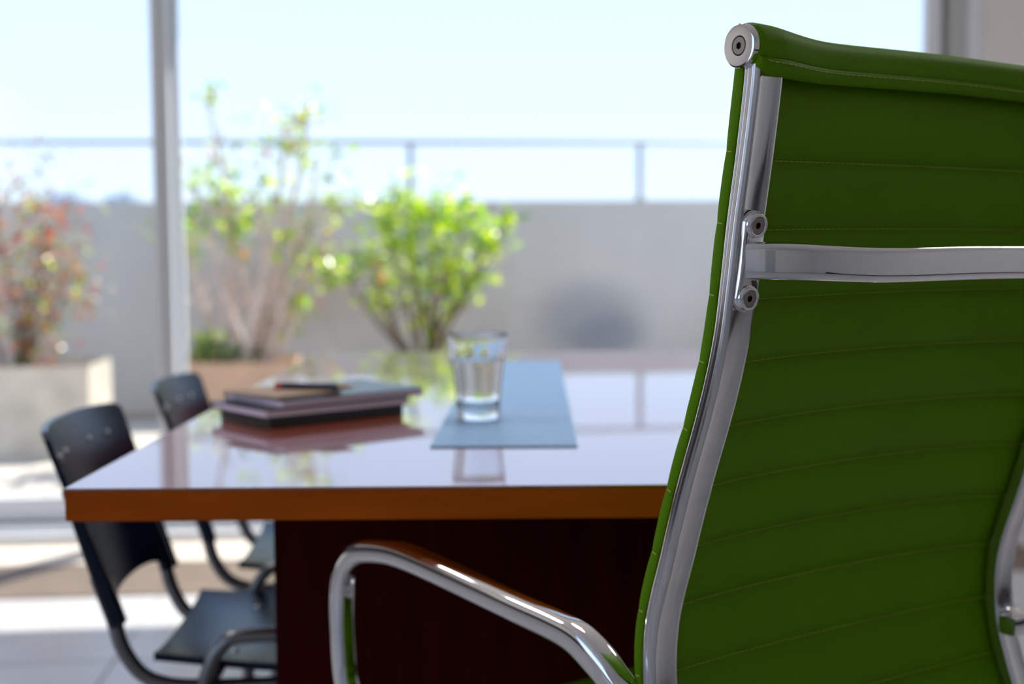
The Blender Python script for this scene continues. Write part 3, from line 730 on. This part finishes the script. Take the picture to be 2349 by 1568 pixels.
# head roll: leather wrapped over the top tube, flap hanging behind
def drop(v): return -.0024 * sstep(v, 0, .09) + .0040 * sstep(v, .04, .25)
def roll(w):
    v = min(w, CW - w); k = sstep(v, .0, .11); k2 = sstep(v, .0, .014)
    r = .0182 + (.0138 - .0182) * k; low = -.0185 - .0045 * k2 + .0020 * k
    q_ = max(0, 1 - ((2 * w / CW - 1) / .90) ** 2); sg = .020 * q_ * (q_ / (q_ + .06))
    return r, low, sg
def roll_section(w):
    r, low, sg = roll(w); pts = []
    for k in range(15):   # from front-bottom over the top to the back
        a = math.radians(-50 + (180 + 62) * k / 14); pts.append((r * math.cos(a), r * math.sin(a)))
    bk = pts[-1][0]
    zz = pts[-1][1]
    k2 = sstep(min(w, CW - w), 0, .03); seam = -.0095
    back = -r * .985 - .0010
    pts += [(-r * .985, seam + .0014), (-r * .96 + .0002, seam), (back - .0006, seam - .0012), (back - .0003, (seam + low) / 2 - .001), (back + .0016, low + .0022), (back + .0042, low), (back + .0075, low + .0002), (-.004, low + .0035), (.004, -r * .9)]
    return [(a + sg, b_) for a, b_ in pts]
AXS, AXZ = -.0032, 1.1515
m = MB(); rows = []
wl = [.0, .0015, .004, .008, .014, .018, .022, .026, .03, .035, .04, .047, .055, .065, .075, .087, .10, .115, .13, .15, .17, .19, .21, .23]; wl = wl + [.25] + [CW - v for v in reversed(wl)]
for w in wl:
    v = min(w, CW - w); shrink = 1 - .10 * (1 - min(1, v / .004)) ** 2
    rows.append([G(w, AXS + a * shrink, AXZ + drop(v) + b_ * shrink) for a, b_ in roll_section(w)])
mm = len(rows[0])
m.add([p for r in rows for p in r], [(k * mm + j, k * mm + (j + 1) % mm, (k + 1) * mm + (j + 1) % mm, (k + 1) * mm + j) for k in range(len(rows) - 1) for j in range(mm)] + [tuple(range(mm)), tuple((len(rows) - 1) * mm + j for j in range(mm))])
m.build('head_roll', M_leather, green, angle=70)
m = MB(); w = .006
while w < CW - .01:
    q = []
    for ww in (w, w + .0056):
        r, low, sg = roll(ww); q.append(G(ww, AXS - r * .985 - .0018 + sg, AXZ + drop(min(ww, CW - ww)) - .0128 + .0015 * (1 - sstep(min(ww, CW - ww), 0, .012))))
    p, q = q; n = Vector((0, -.0006, 0)); tv = Vector((0, 0, .00038))
    m.add([p + tv, p - tv, q - tv, q + tv, p + n, q + n], [(0, 4, 5, 3), (1, 2, 5, 4), (0, 1, 4), (3, 5, 2), (0, 3, 2, 1)]); w += .0072
m.build('seam_stitching', M_thread, green, smooth=False)
# front roll under the knees
s_, z_, *_r = prof(TL)
m = MB(); rows = []
for w in wl:
    v = min(w, CW - w); r = .0175 * (1 - .1 * (1 - min(1, v / .004)) ** 2); sgz = .003 * (1 - (2 * w / CW - 1) ** 2)
    rows.append([G(w, s_ + .004 + r * math.cos(2 * PI * k / 20), z_ - .006 + sgz + r * math.sin(2 * PI * k / 20)) for k in range(20)])
mm = 20
m.add([p for r in rows for p in r], [(k * mm + j, k * mm + (j + 1) % mm, (k + 1) * mm + (j + 1) % mm, (k + 1) * mm + j) for k in range(len(rows) - 1) for j in range(mm)] + [tuple(range(mm)), tuple((len(rows) - 1) * mm + j for j in range(mm))])
m.build('front_roll', M_leather, green, angle=70)

def hex_screw(parent, centre, normal, r, depth=.003, name='screw'):
    """countersunk screw head with a hexagon socket; sits proud of its seat by 0.3 mm"""
    n = Vector(normal).normalized(); rot = n.to_track_quat('Z', 'Y').to_matrix(); m = MB(); seg = 36; c0 = Vector(centre)
    rings = []
    def ring(fn, z): return [c0 + rot @ Vector((fn(2 * PI * k / seg) * math.cos(2 * PI * k / seg), fn(2 * PI * k / seg) * math.sin(2 * PI * k / seg), z)) for k in range(seg)]
    hexr = lambda a: r * .42 * math.cos(PI / 6) / math.cos(((a + PI / 6) % (PI / 3)) - PI / 6)
    rings = [ring(lambda a: r, -.001), ring(lambda a: r, .0002), ring(lambda a: r * .96, .0005), ring(lambda a: hexr(a) * 1.06, .0005), ring(hexr, .0003)]
    vs = [p for q in rings for p in q]
    m.add(vs, [(i * seg + k, i * seg + (k + 1) % seg, (i + 1) * seg + (k + 1) % seg, (i + 1) * seg + k) for i in range(4) for k in range(seg)])
    inner = [ring(hexr, .0003), ring(hexr, -depth)]
    m.add([p for q in inner for p in q], [(k, (k + 1) % seg, seg + (k + 1) % seg, seg + k) for k in range(seg)] + [tuple(seg + k for k in range(seg))], 1)
    return m.build(name, [M_screw, M_socket], parent, angle=30)
def disc_cap(side):
    sx = -1 if side == 0 else 1; w0 = 0.0 if side == 0 else CW
    R = .0168; th = .0058
    m = MB(); prof_ = [(.0074, 0), (.0074, th - .0004), (.0078, th), (R - .0018, th), (R - .0006, th - .0004), (R, th - .0014), (R, .0004), (R - .0006, 0)]
    rot = Matrix(((0, 0, sx), (0, 1, 0), (1, 0, 0)))
    c = G(w0, AXS, AXZ)
    m.lathe(prof_, 64, c, rot=rot); o = m.build('end_cap', M_chrome, green, angle=25)
    o['label'] = 'round chrome end cap'
    m2 = MB(); m2.lathe([(.0001, th - .0022), (.0077, th - .0022)], 32, c, rot=rot); m2.build('recess', M_dark, o, smooth=False)
    hex_screw(o, c + Vector((sx * (th - .0006), 0, 0)), (sx, 0, 0), .0067, depth=.0028)
disc_cap(0); disc_cap(1)

# back brace: cast flanges and bowed bar
def t_of_z(z): return t_at_z(z)
def flange(side):
    n = 24; cw = .0145 if side == 0 else CW - .0145
    zs = (1.0196, .9628)
    t1, t2 = t_of_z(zs[0]), t_of_z(zs[1])
    m = MB(); ring_o = []; R = .0112
    # outline in (w, t): stadium with a waist
    outl = []
    for k in range(17):
        a = PI * k / 16; outl.append((cw + R * math.cos(a), t1 - R * math.sin(a)))
    for f in (.25, .5, .75): outl.append((cw - R * (1 - .10 * math.sin(PI * f)), t1 + (t2 - t1) * f))
    for k in range(17):
        a = PI + PI * k / 16; outl.append((cw + R * math.cos(a), t2 - R * math.sin(a)))
    for f in (.75, .5, .25): outl.append((cw + R * (1 - .05 * math.sin(PI * f)), t1 + (t2 - t1) * f))
    lay = [(0.0, 1.0), (.0036, 1.0), (.0050, .93), (.0054, .82)]
    tm = (t1 + t2) / 2
    rows = []
    for h, sc in lay:
        row = []
        for (w, t) in outl:
            # shrink toward the stadium spine
            tc_ = min(max(t, t1), t2); w2 = cw + (w - cw) * sc; t2_ = tc_ + (t - tc_) * sc
            s, z, dx, dz, nx_, nz_ = prof(t2_)
            row.append(G(w2, s - nx_ * (RD - .001 + h), z - nz_ * (RD - .001 + h)))
        rows.append(row)
    mm = len(outl)
    m.add([p for r in rows for p in r], [(k * mm + j, k * mm + (j + 1) % mm, (k + 1) * mm + (j + 1) % mm, (k + 1) * mm + j) for k in range(len(rows) - 1) for j in range(mm)] + [tuple(range(mm)), tuple((len(rows) - 1) * mm + j for j in range(mm))])
    o = m.build('brace_flange', M_chrome, brace, angle=50)
    for t in (t1, t2):
        s, z, dx, dz, nx_, nz_ = prof(t); h = RD + .0062
        hex_screw(brace, G(cw, s - nx_ * h, z - nz_ * h), (0, -nx_, -nz_), .0066, depth=.0015)
        m2 = MB(); nrm = Vector((0, -nx_, -nz_)); rot = nrm.to_track_quat('Z', 'Y').to_matrix()
        m2.lathe([(.0068, .0003), (.0072, .0012), (.0082, .0016), (.0094, .0010), (.0106, -.003)], 36, G(cw, s - nx_ * h, z - nz_ * h), rot=rot); m2.build('boss_ring', M_chrome, brace, angle=60)
bm_root = MB()
barp = [(.010, .0030, .9893), (.020, -.008, .9891), (.040, -.0185, .9883), (.070, -.0270, .9867), (.105, -.0325, .9852), (.140, -.0350, .9848), (.180, -.0355, .9851), (.250, -.0355, .9856)]
barp = barp + [(CW - a, s, z) for a, s, z in reversed(barp[:-1])]
bp_ = smooth_path([G(a, s, z) for a, s, z in barp], 6)
sc_ = []
for p in bp_:
    v = min(p.x + OX, CW - (p.x + OX)); sc_.append((1.0, .8 + .2 * sstep(v, .01, .06)))
sect = []
for (a, b_) in rrect(.0300, .0165, .0072, 6): sect.append((a, b_ + (.0008 if b_ > 0 else -.0008) * math.cos(a / .015 * PI / 2)))
bm_root.sweep(bp_, sect, side=(0, 0, 1), scales=sc_)
brace = bm_root.build('back_brace', M_chrome, green, angle=50)
flange(0); flange(1)

# armrests
def arm(side):
    pts = [(.004, .112, .594), (-.004, .124, .606), (-.011, .140, .621), (-.015, .157, .6355), (-.018, .183, .6490), (-.020, .215, .6540), (-.023, .270, .6570), (-.026, .342, .6612), (-.033, .430, .6680), (-.037, .480, .6700), (-.040, .517, .6675), (-.043, .560, .6590), (-.044, .589, .643), (-.045, .606, .618), (-.045, .613, .585), (-.045, .612, .545), (-.044, .607, .50), (-.041, .592, .462), (-.034, .562, .442), (-.022, .515, .440), (-.006, .460, .452), (.008, .415, .470)]
    if side: pts = [(CW - w, s, z) for w, s, z in pts]
    pp = smooth_path([G(*p) for p in pts], 5); n = len(pp); sc = []
    for i in range(n):
        f = i / (n - 1); a = 1.0
        a *= .80 + .20 * sstep(f, .0, .10); k = 1 + .16 * math.exp(-((f - .16) / .05) ** 2)
        a2 = .75 + .25 * (1 - sstep(f, .85, 1.0))
        sc.append((a * a2, a * a2 * k))
    m = MB(); m.sweep(pp, [(a, b_) for a, b_ in rrect(.0265, .0265, .0085, 5)], side=(1, 0, 0), scales=sc)
    o = m.build('armrest', M_chrome, green, angle=50)
    # cast hub that clamps the arm to the rail
    s, z, *_ = prof(t_at_z(.600)); sx = -1 if side == 0 else 1; w0 = 0 if side == 0 else CW
    rot = Matrix(((0, 0, sx), (0, 1, 0), (1, 0, 0)))
    m = MB(); m.lathe([(.0001, -.012), (.016, -.012), (.0165, .0), (.0155, .006), (.012, .009), (.0001, .0095)], 32, G(w0, s - .004, z), rot=rot); m.build('arm_hub', M_chrome, green, angle=50)
    m = MB(); m.lo_hi(G(min(w0, w0 - sx * .030), s - .034, z - .010), G(max(w0, w0 - sx * .030), s - .012, z + .012), bevel=.007); m.build('arm_clamp', M_chrome, green)
arm(0); arm(1)
# under-seat frame, column, five-star base, castors
m = MB(); m.tube(smooth_path([G(.012, .27, .436), G(.08, .27, .420), G(.25, .27, .412), G(.42, .27, .420), G(CW - .012, .27, .436)], 5), .011, 12); m.build('seat_bearer', M_chrome, green)
m = MB(); m.lo_hi(G(.17, .20, .375), G(.33, .36, .412), bevel=.008); m.build('tilt_mechanism', M_dark, green)
m = MB(); m.lathe([(.0001, .12), (.025, .12), (.025, .25), (.014, .252), (.014, .378), (.0001, .378)], 24, G(.25, .28, 0)); m.build('column', M_chrome, green)
star = MB(); star.lathe([(.0001, .075), (.045, .08), (.042, .125), (.028, .14), (.0001, .14)], 24, G(.25, .28, 0)); star = star.build('star_base', M_chrome, green)
for k in range(5):
    a = 2 * PI * k / 5 + .3; d = Vector((math.cos(a), math.sin(a), 0)); c = G(.25, .28, 0)
    m = MB(); m.sweep([c + d * .03 + Vector((0, 0, .108)), c + d * .16 + Vector((0, 0, .095)), c + d * .30 + Vector((0, 0, .072))], rrect(.036, .022, .006, 3), side=(-d.y, d.x, 0), scales=[1.2, 1, .7]); m.build('spoke', M_chrome, star)
    for q in (-1, 1):
        m = MB(); rot = Matrix((( -d.y, d.x, 0), (0, 0, 1), (d.x, d.y, 0))).transposed()
        m.lathe([(.0001, -.008), (.022, -.008), (.025, -.004), (.025, .004), (.022, .008), (.0001, .008)], 20, c + d * .305 + Vector((-d.y, d.x, 0)) * q * .013 + Vector((0, 0, .0255)), rot=Matrix((d, (0, 0, 1), Vector((-d.y, d.x, 0)))).transposed()); m.build('castor', M_dark, star)
    m = MB(); m.tube([c + d * .295 + Vector((0, 0, .075)), c + d * .300 + Vector((0, 0, .030))], .009, 10); m.build('castor_stem', M_dark, star)
